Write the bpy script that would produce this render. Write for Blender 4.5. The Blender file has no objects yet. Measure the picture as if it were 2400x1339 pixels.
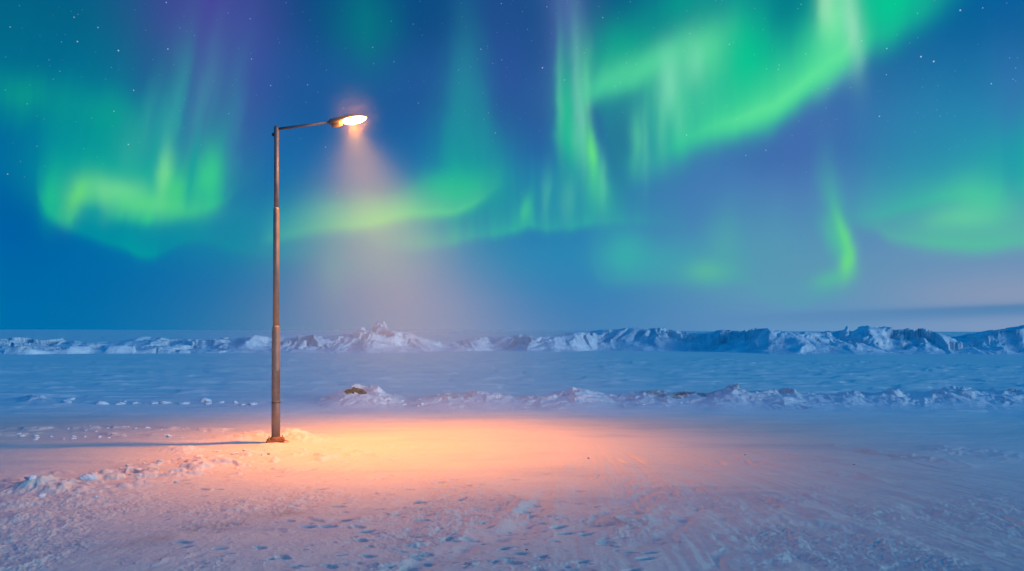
import bpy, bmesh, math, random
import numpy as np
from mathutils import Vector, Matrix

# ------------------------------------------------------------------ camera
S = bpy.context.scene
COL = S.collection
F = 1600.0            # focal length in photo pixels (24 mm on a 36 mm frame)
CAMH = 1.786          # eye height in metres
HZ = 775.0            # horizon row in the photo

cam_d = bpy.data.cameras.new('camera')
cam = bpy.data.objects.new('camera', cam_d); COL.objects.link(cam)
cam_d.lens = 24.0; cam_d.sensor_width = 36.0
cam_d.shift_y = (HZ - 669.5) / 2400.0
cam_d.clip_end = 20000
cam.location = (0, 0, CAMH)
cam.rotation_euler = (math.radians(90), math.radians(-0.13), 0)
S.camera = cam
S.view_settings.view_transform = 'Standard'
S.view_settings.look = 'None'
S.view_settings.exposure = 0.0
S.cycles.volume_bounces = 1
S.cycles.max_bounces = 6
S.cycles.diffuse_bounces = 3
S.cycles.volume_step_rate = 1.0
S.cycles.sample_clamp_indirect = 4.0

def az_el(px, py):
    u = (px - 1200) / F; v = (HZ - py) / F
    az = math.atan(u)
    return az, math.atan(v * math.cos(az))
def lin(c):
    c = c / 255.0
    return c / 12.92 if c <= 0.04045 else ((c + 0.055) / 1.055) ** 2.4
def rgb(r, g, b): return (lin(r), lin(g), lin(b), 1.0)
def gp(px, py, z=0.0):
    d = (CAMH - z) * F / (py - HZ)
    return (px - 1200) / F * d, d

# ------------------------------------------------------------------ node maths
class NT:
    def __init__(s, nt): s.nt = nt
    def new(s, t): return s.nt.nodes.new(t)
    def put(s, sock, v):
        if isinstance(v, E): s.nt.links.new(v.k, sock)
        elif isinstance(v, bpy.types.NodeSocket): s.nt.links.new(v, sock)
        else: sock.default_value = v
    def math(s, op, a, b=None, c=None, clamp=False):
        n = s.new('ShaderNodeMath'); n.operation = op; n.use_clamp = clamp
        s.put(n.inputs[0], a)
        if b is not None: s.put(n.inputs[1], b)
        if c is not None: s.put(n.inputs[2], c)
        return E(s, n.outputs[0])
    def mix(s, f, a, b):
        n = s.new('ShaderNodeMix'); n.data_type = 'RGBA'
        s.put(n.inputs[0], f); s.put(n.inputs[6], a); s.put(n.inputs[7], b)
        return E(s, n.outputs[2])
    def ramp(s, f, stops, interp='EASE'):
        n = s.new('ShaderNodeValToRGB'); r = n.color_ramp; r.interpolation = interp
        while len(r.elements) < len(stops): r.elements.new(0.5)
        for e, (p, c) in zip(r.elements, stops): e.position = p; e.color = c
        s.put(n.inputs[0], f); return E(s, n.outputs[0])
    def curve(s, v, pts):
        n = s.new('ShaderNodeFloatCurve'); c = n.mapping.curves[0]
        while len(c.points) < len(pts): c.points.new(0.5, 0.5)
        for p, (x, y) in zip(c.points, pts): p.location = (x, y)
        for p in c.points: p.handle_type = 'AUTO_CLAMPED'
        n.mapping.update()
        n.inputs[0].default_value = 1.0
        s.put(n.inputs[1], v); return E(s, n.outputs[0])
    def noise(s, vec, scale, detail=2, rough=0.5, dist=0.0, out=0):
        n = s.new('ShaderNodeTexNoise')
        s.put(n.inputs['Vector'], vec); n.inputs['Scale'].default_value = scale
        n.inputs['Detail'].default_value = detail; n.inputs['Roughness'].default_value = rough
        n.inputs['Distortion'].default_value = dist
        return E(s, n.outputs[out])
    def xyz(s, x, y, z):
        n = s.new('ShaderNodeCombineXYZ')
        for i, v in enumerate((x, y, z)): s.put(n.inputs[i], v)
        return E(s, n.outputs[0])
class E:
    def __init__(s, t, k): s.t = t; s.k = k
    def __add__(s, o): return s.t.math('ADD', s, o)
    __radd__ = __add__
    def __sub__(s, o): return s.t.math('SUBTRACT', s, o)
    def __rsub__(s, o): return s.t.math('SUBTRACT', o, s)
    def __mul__(s, o): return s.t.math('MULTIPLY', s, o)
    __rmul__ = __mul__
    def __truediv__(s, o): return s.t.math('DIVIDE', s, o)
    def clamp(s): return s.t.math('ADD', s, 0.0, clamp=True)
    def mx(s, o): return s.t.math('MAXIMUM', s, o)
    def mn(s, o): return s.t.math('MINIMUM', s, o)
    def exp(s): return s.t.math('EXPONENT', s)

# ------------------------------------------------------------------ sky with aurora (world)
W = bpy.data.worlds.new('World'); S.world = W; W.use_nodes = True
W.cycles.sampling_method = 'MANUAL'; W.cycles.sample_map_resolution = 512
wt = W.node_tree; wt.nodes.clear(); T = NT(wt)
tc = T.new('ShaderNodeTexCoord'); sp = T.new('ShaderNodeSeparateXYZ')
wt.links.new(tc.outputs['Generated'], sp.inputs[0])
dx, dy, dz = (E(T, sp.outputs[i]) for i in range(3))
AZ = T.math('ARCTAN2', dx, dy)                     # 0 = straight ahead, + to the right
EL = T.math('ARCSINE', dz.mn(1.0).mx(-1.0))
R = math.radians
# slight turbulence so that the curtains are never perfectly smooth
el_gate = ((EL - R(4)) / R(6)).clamp()
w1 = T.noise(T.xyz(AZ * 16.0, EL * 7.0, 2.0), 1.0, 3, .55) - .5
w2 = T.noise(T.xyz(AZ * 13.0, EL * 7.0, 9.0), 1.0, 2, .5) - .5
AZ = AZ + w1 * el_gate * .030
EL = EL + w2 * el_gate * .030
AZ0, AZ1 = R(-42), R(42)
U = ((AZ - AZ0) / (AZ1 - AZ0))                     # 0..1 over the front of the sky
def un(px): return (math.atan((px - 1200) / F) - AZ0) / (AZ1 - AZ0)
ELM = R(27)
V = (EL / ELM)                                     # 0..1 horizon to the top of the view
def vn(py): return math.atan((HZ - py) / F) / ELM

def col_ramp(px, stops):
    return T.ramp(V * 0.5, [(az_el(px, y)[1] / ELM * 0.5, rgb(*c)) for y, c in stops] + OVER)
OVER = [(0.72, rgb(0, 118, 192)), (1.0, rgb(0, 124, 200))]
left = col_ramp(100, [(778, (0, 110, 170)), (650, (0, 106, 168)), (450, (0, 95, 165)), (250, (0, 95, 155)), (10, (0, 88, 132))])
midl = col_ramp(700, [(778, (30, 118, 172)), (600, (14, 112, 172)), (420, (22, 104, 168)), (200, (26, 88, 152)), (10, (10, 74, 132))])
midr = col_ramp(1300, [(778, (58, 126, 182)), (640, (48, 126, 182)), (450, (34, 112, 172)), (220, (36, 88, 152)), (10, (8, 78, 130))])
righ = col_ramp(1900, [(778, (98, 146, 192)), (640, (98, 144, 184)), (480, (78, 130, 184)), (330, (56, 108, 172)), (10, (8, 96, 150))])
far = col_ramp(2350, [(778, (124, 152, 192)), (690, (134, 152, 184)), (600, (108, 146, 184)), (350, (24, 124, 176)), (10, (0, 94, 154))])
def win(a, b):                                     # smooth step in azimuth between two photo columns
    n = T.new('ShaderNodeMapRange'); n.interpolation_type = 'SMOOTHSTEP'
    T.put(n.inputs[0], U); n.inputs[1].default_value = un(a); n.inputs[2].default_value = un(b)
    return E(T, n.outputs[0])
C = T.mix(win(100, 700), left, midl)
C = T.mix(win(700, 1300), C, midr)
C = T.mix(win(1300, 1900), C, righ)
C = T.mix(win(1900, 2400), C, far)

def rays(freq, slant, seed, lo, hi, detail=2.0):
    """vertical curtain rays: noise in azimuth only, leaning a little with height"""
    w = (AZ + EL * slant)
    n = T.noise(T.xyz(w * freq, EL * 1.6, seed), 1.0, detail, 0.6)
    return T.math('MULTIPLY_ADD', n, (hi - lo) * 2.2, lo - (hi - lo) * 0.6, clamp=True) if hi <= 1.0 else n * (hi - lo) + lo

def blob(cx, cy, rx, ry, color, amp, rot=0.0, top=None, mod=None, p=1.0):
    """soft glow centred on a sky direction; rx, ry in photo pixels; top: larger upper radius"""
    global C
    a0, e0 = az_el(cx, cy)
    x = (AZ - a0) * F; y = (EL - e0) * F
    if rot:
        c, s_ = math.cos(R(rot)), math.sin(R(rot))
        x, y = x * c + y * s_, y * c - x * s_
    if top: yy = T.math('POWER', T.math('ABSOLUTE', y.mn(0.0) / ry + y.mx(0.0) / top), 2.0)
    else: yy = (y * y) / (ry * ry)
    g = (((x * x) / (rx * rx) + yy) * -1.0)
    g = g.exp() * amp
    if mod is not None: g = g * mod
    C = T.mix(g.clamp(), C, rgb(*color))

def ribbon(pts, color, up, down, amp=1.0, mod=None, topcol=None, tmix=1.0, sx=1.0):
    """aurora curtain: pts = (column, row of the lower border, strength); up/down = fading lengths"""
    global C
    pts = sorted(pts)
    cur = T.curve(U, [(un(x), min(1, az_el(x, y)[1] / ELM)) for x, y, a in pts])
    am = T.curve(U, [(un(x), a) for x, y, a in pts])
    d = (V - cur) * (ELM * F)
    g = ((d.mx(0.0) / up) + T.math('POWER', d.mn(0.0) / down * -1.0, 2.0)) * -1.0
    g = g.exp() * am * amp
    # soften the kink at the border
    if mod is not None: g = g * mod
    col = rgb(*color)
    if topcol: col = T.mix((d / (up * 2.0) * tmix).clamp(), rgb(*color), rgb(*topcol))
    C = T.mix(g.clamp(), C, col)

r_fine = rays(42, 0.0, 3.1, 0.45, 1.0)
r_lean = rays(30, -0.22, 7.7, 0.15, 1.0)
r_arc = rays(34, 0.04, 12.3, 0.68, 1.0)
r_soft = rays(11, 0.05, 1.3, 0.5, 1.0)

# violet upper veils
blob(480, 40, 120, 150, (74, 66, 156), 0.85, rot=-8, top=260)
blob(540, 240, 80, 220, (70, 84, 164), 0.55, rot=-10)
blob(1330, 40, 55, 190, (82, 108, 172), 0.75)
blob(1180, 120, 110, 260, (50, 80, 158), 0.4)
blob(1880, 330, 110, 160, (78, 108, 178), 0.35)
blob(1960, 175, 60, 26, (110, 160, 196), .45, rot=38)
blob(1650, 420, 120, 120, (72, 124, 182), 0.4)
blob(2380, 250, 60, 120, (66, 108, 178), 0.5)
blob(1250, 600, 300, 75, (30, 146, 178), .4)
blob(1750, 600, 240, 90, (80, 160, 178), .35)
blob(600, 580, 170, 65, (0, 142, 165), .45)
# left upper veil and its two bright feet
ribbon([(-100, 285, .5), (0, 275, .8), (60, 285, .82), (110, 290, .4), (160, 300, .35), (250, 312, .6), (330, 325, .4), (450, 420, .25), (560, 400, .15), (620, 380, 0)],
       (0, 160, 142), 135, 26, 0.95, r_lean, (0, 112, 145))
blob(60, 120, 170, 130, (0, 112, 138), .55)
blob(50, 430, 75, 120, (0, 84, 160), .7)
blob(60, 225, 70, 40, (16, 184, 130), 0.6, mod=r_fine)
blob(255, 265, 60, 40, (10, 172, 140), 0.5)
# left lobe
ribbon([(90, 470, 0), (115, 505, .5), (160, 530, .75), (240, 560, .75), (300, 580, .8), (345, 598, .8), (385, 585, .5), (460, 560, .45), (540, 580, .35), (620, 590, .25), (700, 600, .2), (760, 600, 0)],
       (0, 158, 160), 115, 14, 1.0, r_soft, (6, 124, 165))
blob(300, 425, 160, 85, (6, 178, 148), 0.8, top=95, rot=-4)
blob(440, 330, 95, 150, (44, 162, 160), 0.55, rot=-14, mod=r_lean)
blob(470, 250, 22, 130, (84, 150, 176), .3, rot=-13)
blob(400, 290, 20, 130, (60, 170, 170), .4, rot=-12)
blob(345, 300, 14, 90, (60, 166, 165), .35, rot=-10)
blob(545, 330, 16, 140, (60, 128, 172), .35, rot=-9)
ribbon([(95, 440, 0), (120, 490, .6), (165, 515, .95), (195, 480, .8), (230, 490, .9), (280, 505, .95), (350, 512, 1), (425, 498, 1), (470, 485, .8), (520, 470, .55), (560, 420, .15), (590, 380, 0)],
       (44, 200, 140), 75, 16, 1.0, r_lean, (10, 180, 150))
blob(185, 468, 17, 40, (110, 224, 112), 0.8, rot=-22)
blob(130, 460, 16, 50, (24, 196, 140), .6, rot=-10)
blob(275, 452, 52, 30, (116, 220, 150), 0.8)
blob(240, 470, 12, 30, (120, 214, 150), .5)
blob(350, 482, 90, 24, (92, 216, 138), 0.75)
blob(388, 415, 15, 55, (120, 218, 150), 0.85, rot=-6)
blob(415, 445, 26, 46, (74, 214, 130), 0.7, rot=-12)
blob(488, 415, 24, 62, (60, 208, 140), 0.8, rot=-10)
blob(452, 400, 8, 80, (0, 160, 156), .5, rot=-8)
blob(218, 502, 30, 24, (12, 150, 160), 0.8)
blob(300, 350, 22, 70, (60, 180, 160), 0.35, rot=-10)
# centre top
blob(850, 60, 75, 90, (0, 138, 130), 0.6, mod=r_soft)
blob(1090, 230, 34, 170, (40, 146, 158), 0.5)
blob(1130, 330, 20, 150, (34, 150, 160), .35)
blob(1100, 400, 75, 100, (18, 172, 150), 0.75, mod=r_fine)
blob(1050, 440, 55, 36, (40, 196, 146), .6)
blob(1085, 300, 50, 130, (24, 150, 158), .45)
blob(1175, 430, 40, 90, (30, 150, 160), 0.4)
# band through the light cone
blob(1060, 450, 90, 40, (40, 200, 138), 0.8, rot=10)
ribbon([(600, 560, 0), (680, 545, .45), (760, 535, .65), (850, 522, .85), (950, 505, 1), (1030, 496, 1), (1095, 480, .8), (1140, 455, .35), (1180, 420, 0)],
       (84, 204, 150), 42, 16, 0.95, None, (40, 170, 165))
blob(720, 525, 110, 60, (24, 160, 168), 0.5)
blob(880, 505, 130, 38, (96, 206, 160), .55, rot=6)
blob(960, 560, 120, 40, (84, 176, 168), .4)
blob(780, 640, 30, 60, (60, 160, 165), 0.35, mod=r_fine)
blob(870, 620, 120, 50, (80, 165, 165), 0.3)
ribbon([(850, 560, 0), (960, 568, .35), (1050, 560, .6), (1150, 545, .8), (1215, 532, .9), (1245, 522, .85), (1290, 528, .65), (1400, 520, .62), (1450, 512, .4), (1540, 515, .2), (1620, 530, 0)],
       (52, 188, 158), 85, 16, 0.95, r_fine, (30, 150, 165))
blob(1232, 495, 14, 34, (70, 208, 146), 0.6, rot=-12)
blob(1295, 440, 60, 60, (34, 174, 160), 0.4, mod=r_fine)
# bright ray column
blob(1325, 260, 22, 110, (20, 190, 145), 0.8)
blob(1345, 330, 30, 70, (40, 196, 148), 0.75, rot=8)
blob(1352, 220, 15, 120, (120, 204, 184), 0.75)
blob(1376, 200, 13, 66, (124, 218, 176), 0.75)
blob(1382, 370, 14, 66, (106, 232, 128), 0.95, rot=4)
blob(1395, 430, 24, 56, (76, 208, 150), 0.7, rot=12)
blob(1400, 460, 50, 60, (52, 178, 160), 0.5, rot=20)
blob(1435, 330, 25, 110, (34, 134, 150), 0.6)
# the great arc at the upper right
ribbon([(1380, 200, 0), (1430, 290, .1), (1480, 380, .38), (1530, 372, .5), (1570, 350, .66), (1610, 328, .9), (1700, 288, 1), (1800, 245, 1), (1880, 200, 1), (1950, 150, 1), (2010, 100, .85), (2080, 55, .55), (2150, 10, .45), (2240, -50, .2), (2300, -80, 0)],
       (36, 206, 148), 270, 40, 1.0, r_arc, (0, 168, 142))
blob(1455, 310, 42, 95, (36, 116, 150), 0.85)
blob(1450, 130, 110, 70, (10, 176, 140), 0.75, rot=28)
blob(1420, 200, 60, 22, (70, 204, 158), 0.75, rot=22)
blob(1520, 152, 120, 34, (84, 214, 158), 0.85, rot=14)
blob(1660, 120, 56, 60, (92, 218, 158), 0.8)
blob(1600, 230, 90, 90, (70, 206, 156), 0.7, mod=r_arc)
blob(1570, 190, 24, 60, (130, 226, 186), 0.65)
blob(1625, 150, 22, 46, (126, 224, 180), 0.5)
blob(1595, 280, 12, 46, (96, 204, 170), 0.5)
blob(1490, 330, 16, 60, (84, 200, 160), 0.65)
blob(1760, 130, 60, 90, (0, 200, 144), 0.85)
blob(1850, -5, 75, 80, (0, 122, 138), 0.9)
blob(2085, -10, 75, 62, (0, 206, 146), .8, rot=30)
blob(1600, 10, 60, 40, (0, 156, 140), 0.6)
ribbon([(1600, 330, .1), (1700, 285, .6), (1800, 240, .95), (1880, 195, 1), (1940, 150, 1), (1975, 110, .8), (1995, 60, .3), (2005, 30, 0)],
       (92, 226, 154), 48, 34, 0.95, None, (20, 206, 146))
blob(1950, 60, 30, 85, (92, 228, 158), 0.9, rot=-14)
blob(1988, 55, 22, 85, (150, 222, 190), 0.75, rot=6)
blob(1935, 5, 16, 60, (170, 236, 190), 0.6)
blob(1540, 395, 60, 40, (60, 150, 168), 0.4)
for px_r, py_r, w_r, h_r, a_r in ((1512, 330, 9, 80, .25), (1556, 300, 10, 70, .22), (1310, 220, 9, 110, .3),
                                  (1362, 300, 8, 90, .35), (1408, 425, 10, 55, .3), (1325, 470, 14, 50, .2), (1280, 455, 12, 55, .2)):
    blob(px_r, py_r, w_r, h_r, (110, 220, 172), a_r)
# low veils at the right
ribbon([(1380, 620, 0), (1430, 655, .4), (1520, 650, .45), (1600, 655, .4), (1660, 662, .6), (1720, 650, .6), (1800, 690, .35), (1880, 705, .35), (1930, 690, .4), (1980, 690, .1), (2040, 690, 0)],
       (70, 170, 170), 95, 16, 0.85, r_soft, (70, 145, 180))
blob(1960, 500, 20, 100, (70, 192, 156), 0.55, rot=8)
blob(1978, 560, 12, 52, (106, 226, 128), 0.8, rot=14)
blob(1984, 616, 13, 34, (112, 230, 122), 0.75, rot=-8)
blob(1955, 560, 20, 50, (76, 196, 156), 0.55, rot=22)
blob(1945, 655, 40, 20, (84, 200, 150), 0.6, rot=18)
blob(1465, 600, 55, 42, (56, 178, 170), .75, top=60)
blob(1560, 610, 110, 44, (60, 168, 174), .5)
blob(1660, 635, 50, 26, (92, 190, 156), .7)
blob(1700, 570, 34, 70, (80, 172, 168), .5)
blob(1810, 560, 80, 90, (84, 158, 178), .4)
blob(1820, 680, 120, 30, (90, 156, 182), .5)
# right hand cloud of green
ribbon([(1985, 520, 0), (2040, 520, .3), (2090, 545, .55), (2160, 562, .8), (2240, 570, .95), (2300, 570, .95), (2360, 562, .85), (2420, 555, .8), (2500, 550, .5)],
       (84, 190, 162), 95, 20, 0.95, None, (40, 172, 168))
ribbon([(1960, 510, 0), (2030, 500, .35), (2100, 480, .55), (2200, 462, .7), (2280, 450, .75), (2340, 440, .6), (2372, 430, .2), (2400, 425, .5), (2460, 420, .6)],
       (60, 196, 160), 90, 22, 0.9, None, (30, 160, 172))
blob(2300, 470, 60, 42, (82, 208, 158), 0.75, rot=-12)
blob(2250, 512, 56, 22, (104, 212, 160), 0.6)
blob(2410, 370, 80, 60, (14, 172, 165), 0.6)
blob(2150, 330, 130, 110, (46, 138, 174), 0.4)
# low thin cloud strip above the horizon at the right
blob(2380, 725, 420, 13, (78, 132, 180), 0.85, rot=1.6)
blob(2480, 712, 300, 5, (70, 124, 174), 0.5, rot=1.6)
blob(1900, 745, 260, 10, (92, 138, 186), 0.45)

# stars
def starfield(scale, seed, rad, gain):
    v = T.new('ShaderNodeTexVoronoi'); v.feature = 'F1'
    m = T.new('ShaderNodeMapping'); wt.links.new(tc.outputs['Generated'], m.inputs[0])
    m.inputs['Location'].default_value = (seed, seed * .3, -seed)
    wt.links.new(m.outputs[0], v.inputs['Vector']); v.inputs['Scale'].default_value = scale
    s2 = T.new('ShaderNodeSeparateColor'); wt.links.new(v.outputs['Color'], s2.inputs[0])
    rnd = E(T, s2.outputs[0])
    core = ((1.0 - E(T, v.outputs['Distance']) / (rad * scale)).clamp())
    return core * T.math('POWER', rnd, 3.0) * gain
fade = T.math('SMOOTH_MIN', ((EL - R(7)) / R(10)).clamp(), 1.0, 0.1)
st = (starfield(34, 5.3, 0.0010, .8) + starfield(70, 1.7, 0.0008, .6) + starfield(150, 9.1, 0.0007, .35)) * fade
BR = [(276, 121, 1.0), (180, 100, .8), (172, 43, .6), (392, 117, .8), (312, 214, .7), (588, 140, .6), (17, 411, .6), (535, 268, .4), (2187, 142, 1.1),
      (2157, 131, 1.1), (2249, 22, 1.0), (2077, 112, .7), (2060, 271, .7), (2322, 194, .7), (1270, 159, 1.0), (1160, 312, .6), (1411, 41, .6), (872, 112, .5),
      (762, 346, .7), (633, 202, .6), (1608, 316, .7), (1794, 351, .6), (2018, 94, .5), (228, 67, .6), (388, 8, .7), (1280, 16, .5), (1615, 78, .5), (1122, 618, .6)]
vn_ = T.new('ShaderNodeVectorMath'); vn_.operation = 'NORMALIZE'; wt.links.new(tc.outputs['Generated'], vn_.inputs[0])
for px, py, b in BR:
    a, e = az_el(px, py)
    d = T.new('ShaderNodeVectorMath'); d.operation = 'DISTANCE'
    wt.links.new(vn_.outputs[0], d.inputs[0]); d.inputs[1].default_value = (math.sin(a) * math.cos(e), math.cos(a) * math.cos(e), math.sin(e))
    st = st + (1.0 - E(T, d.outputs['Value']) / (0.0007 + 0.0004 * b)).clamp() * (b * .7)
# the sky behind and beside the viewer: deep blue dusk
front = T.new('ShaderNodeMapRange'); front.interpolation_type = 'SMOOTHSTEP'
T.put(front.inputs[0], T.math('ABSOLUTE', AZ)); front.inputs[1].default_value = R(42); front.inputs[2].default_value = R(75)
BACKLOW, BACKHIGH = rgb(0, 84, 146), rgb(0, 112, 186)
back = T.ramp(V * 0.35, [(0.0, BACKLOW), (0.5, BACKHIGH), (1.0, rgb(0, 124, 200))])
C = T.mix(E(T, front.outputs[0]), C, back)
add = T.new('ShaderNodeMix'); add.data_type = 'RGBA'; add.blend_type = 'ADD'; add.inputs[0].default_value = 1.0
T.put(add.inputs[6], C)
stc = T.new('ShaderNodeCombineColor'); T.put(stc.inputs[0], st * .85); T.put(stc.inputs[1], st * .95); T.put(stc.inputs[2], st)
wt.links.new(stc.outputs[0], add.inputs[7])
# faint twilight of the real atmosphere under the aurora
sky = T.new('ShaderNodeTexSky'); sky.sky_type = 'NISHITA'; sky.sun_disc = False
SUN_AZ, SUN_ELEV = R(122), R(6)
sky.sun_elevation = R(-4); sky.sun_rotation = SUN_AZ
bg1 = T.new('ShaderNodeBackground'); T.put(bg1.inputs[0], E(T, add.outputs[2])); bg1.inputs[1].default_value = 1.0
bg2 = T.new('ShaderNodeBackground'); wt.links.new(sky.outputs[0], bg2.inputs[0]); bg2.inputs[1].default_value = 0.05
ad = T.new('ShaderNodeAddShader'); wt.links.new(bg1.outputs[0], ad.inputs[0]); wt.links.new(bg2.outputs[0], ad.inputs[1])
wo = T.new('ShaderNodeOutputWorld'); wt.links.new(ad.outputs[0], wo.inputs[0])

# soft low twilight from the right
sd = bpy.data.lights.new('twilight', 'SUN'); sun = bpy.data.objects.new('twilight', sd); COL.objects.link(sun)
sd.energy = 1.55; sd.angle = R(12); sd.color = (0.66, 0.88, 1.0)
sdir = Vector((math.sin(SUN_AZ) * math.cos(SUN_ELEV), math.cos(SUN_AZ) * math.cos(SUN_ELEV), math.sin(SUN_ELEV)))
sun.rotation_euler = sdir.to_track_quat('Z', 'Y').to_euler()

# ------------------------------------------------------------------ numpy noise
def _hash(ix, iy, seed):
    h = (ix.astype(np.int64) * 374761393 + iy.astype(np.int64) * 668265263 + seed * 2147483647) & 0xffffffff
    h = ((h ^ (h >> 13)) * 1274126177) & 0xffffffff
    h = ((h ^ (h >> 16)) * 2246822519) & 0xffffffff
    return ((h ^ (h >> 15)) & 0xffffff) / float(0x1000000)
def noise(x, y, seed=0):
    ix = np.floor(x); iy = np.floor(y); fx = x - ix; fy = y - iy
    u = fx * fx * fx * (fx * (fx * 6 - 15) + 10); v = fy * fy * fy * (fy * (fy * 6 - 15) + 10)
    def g(ox, oy):
        a = _hash(ix + ox, iy + oy, seed) * 6.2831853
        return np.cos(a) * (fx - ox) + np.sin(a) * (fy - oy)
    a = g(0, 0) * (1 - u) + g(1, 0) * u; b = g(0, 1) * (1 - u) + g(1, 1) * u
    return (a * (1 - v) + b * v) * 1.5
def fbm(x, y, o=4, seed=0, gain=0.5):
    s = 0; a = 1.0
    for i in range(o):
        s = s + a * noise(x * 2 ** i + i * 17.3, y * 2 ** i - i * 9.1, seed + i); a *= gain
    return s
def ridged(x, y, o=4, seed=0):
    s = 0; a = 0.5
    for i in range(o):
        n = 1 - np.abs(noise(x * 2 ** i + i * 5.3, y * 2 ** i + i * 3.1, seed + i)) * 1.6
        s = s + a * n * n; a *= 0.5
    return s
def cells(x, y, seed=0):
    """tilted-slab Voronoi: height of the nearest cell's own inclined plane, and border distance"""
    ix = np.floor(x); iy = np.floor(y)
    f1 = np.full(x.shape, 9.0); f2 = np.full(x.shape, 9.0); hz = np.zeros(x.shape)
    for ox in (-1, 0, 1):
        for oy in (-1, 0, 1):
            cx, cy = ix + ox, iy + oy
            px = cx + _hash(cx, cy, seed); py = cy + _hash(cx, cy, seed + 1)
            d = np.hypot(x - px, y - py)
            h = _hash(cx, cy, seed + 2); ta = _hash(cx, cy, seed + 3) * 6.283
            z = h + ((x - px) * np.cos(ta) + (y - py) * np.sin(ta)) * 0.9
            near = d < f1
            f2 = np.where(near, f1, np.minimum(f2, d)); hz = np.where(near, z, hz); f1 = np.where(near, d, f1)
    return hz, f2 - f1
def sstep(a, b, x):
    t = np.clip((x - a) / (b - a), 0, 1); return t * t * (3 - 2 * t)
def interp_px(tab):
    xs = np.array([t[0] for t in tab], float); ys = np.array([t[1] for t in tab], float)
    return lambda x: np.interp(x, xs, ys)

# ------------------------------------------------------------------ ground relief
rng = np.random.RandomState(4)
POLE = np.array([(647 - 1200) / F * 10.78, 10.78])
dents = []
for i in range(360):
    px = rng.uniform(380, 1560) if i % 3 else rng.uniform(700, 1350); py = 1105 + 250 * rng.uniform(0, 1) ** 0.9
    x, y = gp(px, py)
    k_ = rng.uniform(0, 1) ** 2; dents.append((x, y, .02 + .06 * k_, .010 + .024 * k_, rng.uniform(-.6, .6), .008 + .02 * k_))
bumps = []                      # ploughed lumps in the left foreground and round the post
for px, py, w, h in [(100, 1150, .34, .15), (150, 1158, .26, .07), (215, 1125, .2, .08), (40, 1180, .3, .05), (250, 1150, .35, .05), (330, 1140, .25, .05), (300, 1165, .3, .04),
                     (180, 1175, .3, .05), (420, 1118, .25, .05), (470, 1090, .25, .05), (520, 1095, .2, .04), (440, 1060, .3, .09), (395, 1058, .3, .05), (560, 1070, .3, .05),
                     (600, 1030, .3, .10), (685, 1026, .4, .15), (720, 1034, .4, .07), (560, 1035, .35, .05), (620, 1075, .3, .04), (330, 1095, .3, .04), (60, 1210, .25, .04),
                     (640, 1048, .3, .05), (2130, 1072, .45, .04), (2230, 1056, .5, .05), (2370, 1066, .5, .05), (1960, 1040, .4, .03), (2250, 1085, .4, .035)]:
    x, y = gp(px, py); bumps.append((x, y, w, h))

ROWS = [((1700, 1075), (2110, 1135), .09, .035), ((1960, 1050), (2220, 1085), .10, .045), ((1600, 1130), (1980, 1210), .07, .028), ((1640, 1150), (2010, 1236), .06, -.028),
        ((1720, 1200), (2400, 1275), .08, .035), ((1760, 1215), (2400, 1300), .06, -.03), ((1820, 1160), (2400, 1215), .06, .03), ((1850, 1175), (2400, 1232), .05, -.025),
        ((1290, 1160), (1215, 1240), .11, -.045), ((1215, 1240), (960, 1335), .12, -.05), ((1250, 1175), (1180, 1240), .08, .035), ((1180, 1245), (930, 1330), .07, .02),
        ((1540, 1140), (1400, 1235), .07, -.03), ((1420, 1260), (1560, 1180), .08, .025), ((2100, 1040), (2400, 1062), .10, .04), ((1480, 1290), (1640, 1200), .08, -.03),
        ((1850, 1275), (1790, 1335), .07, .035), ((1700, 1290), (1640, 1335), .06, -.03), ((900, 1190), (1150, 1180), .05, -.014), ((820, 1275), (1300, 1238), .06, -.02), ((1350, 1240), (1800, 1215), .05, -.018)]
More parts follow.
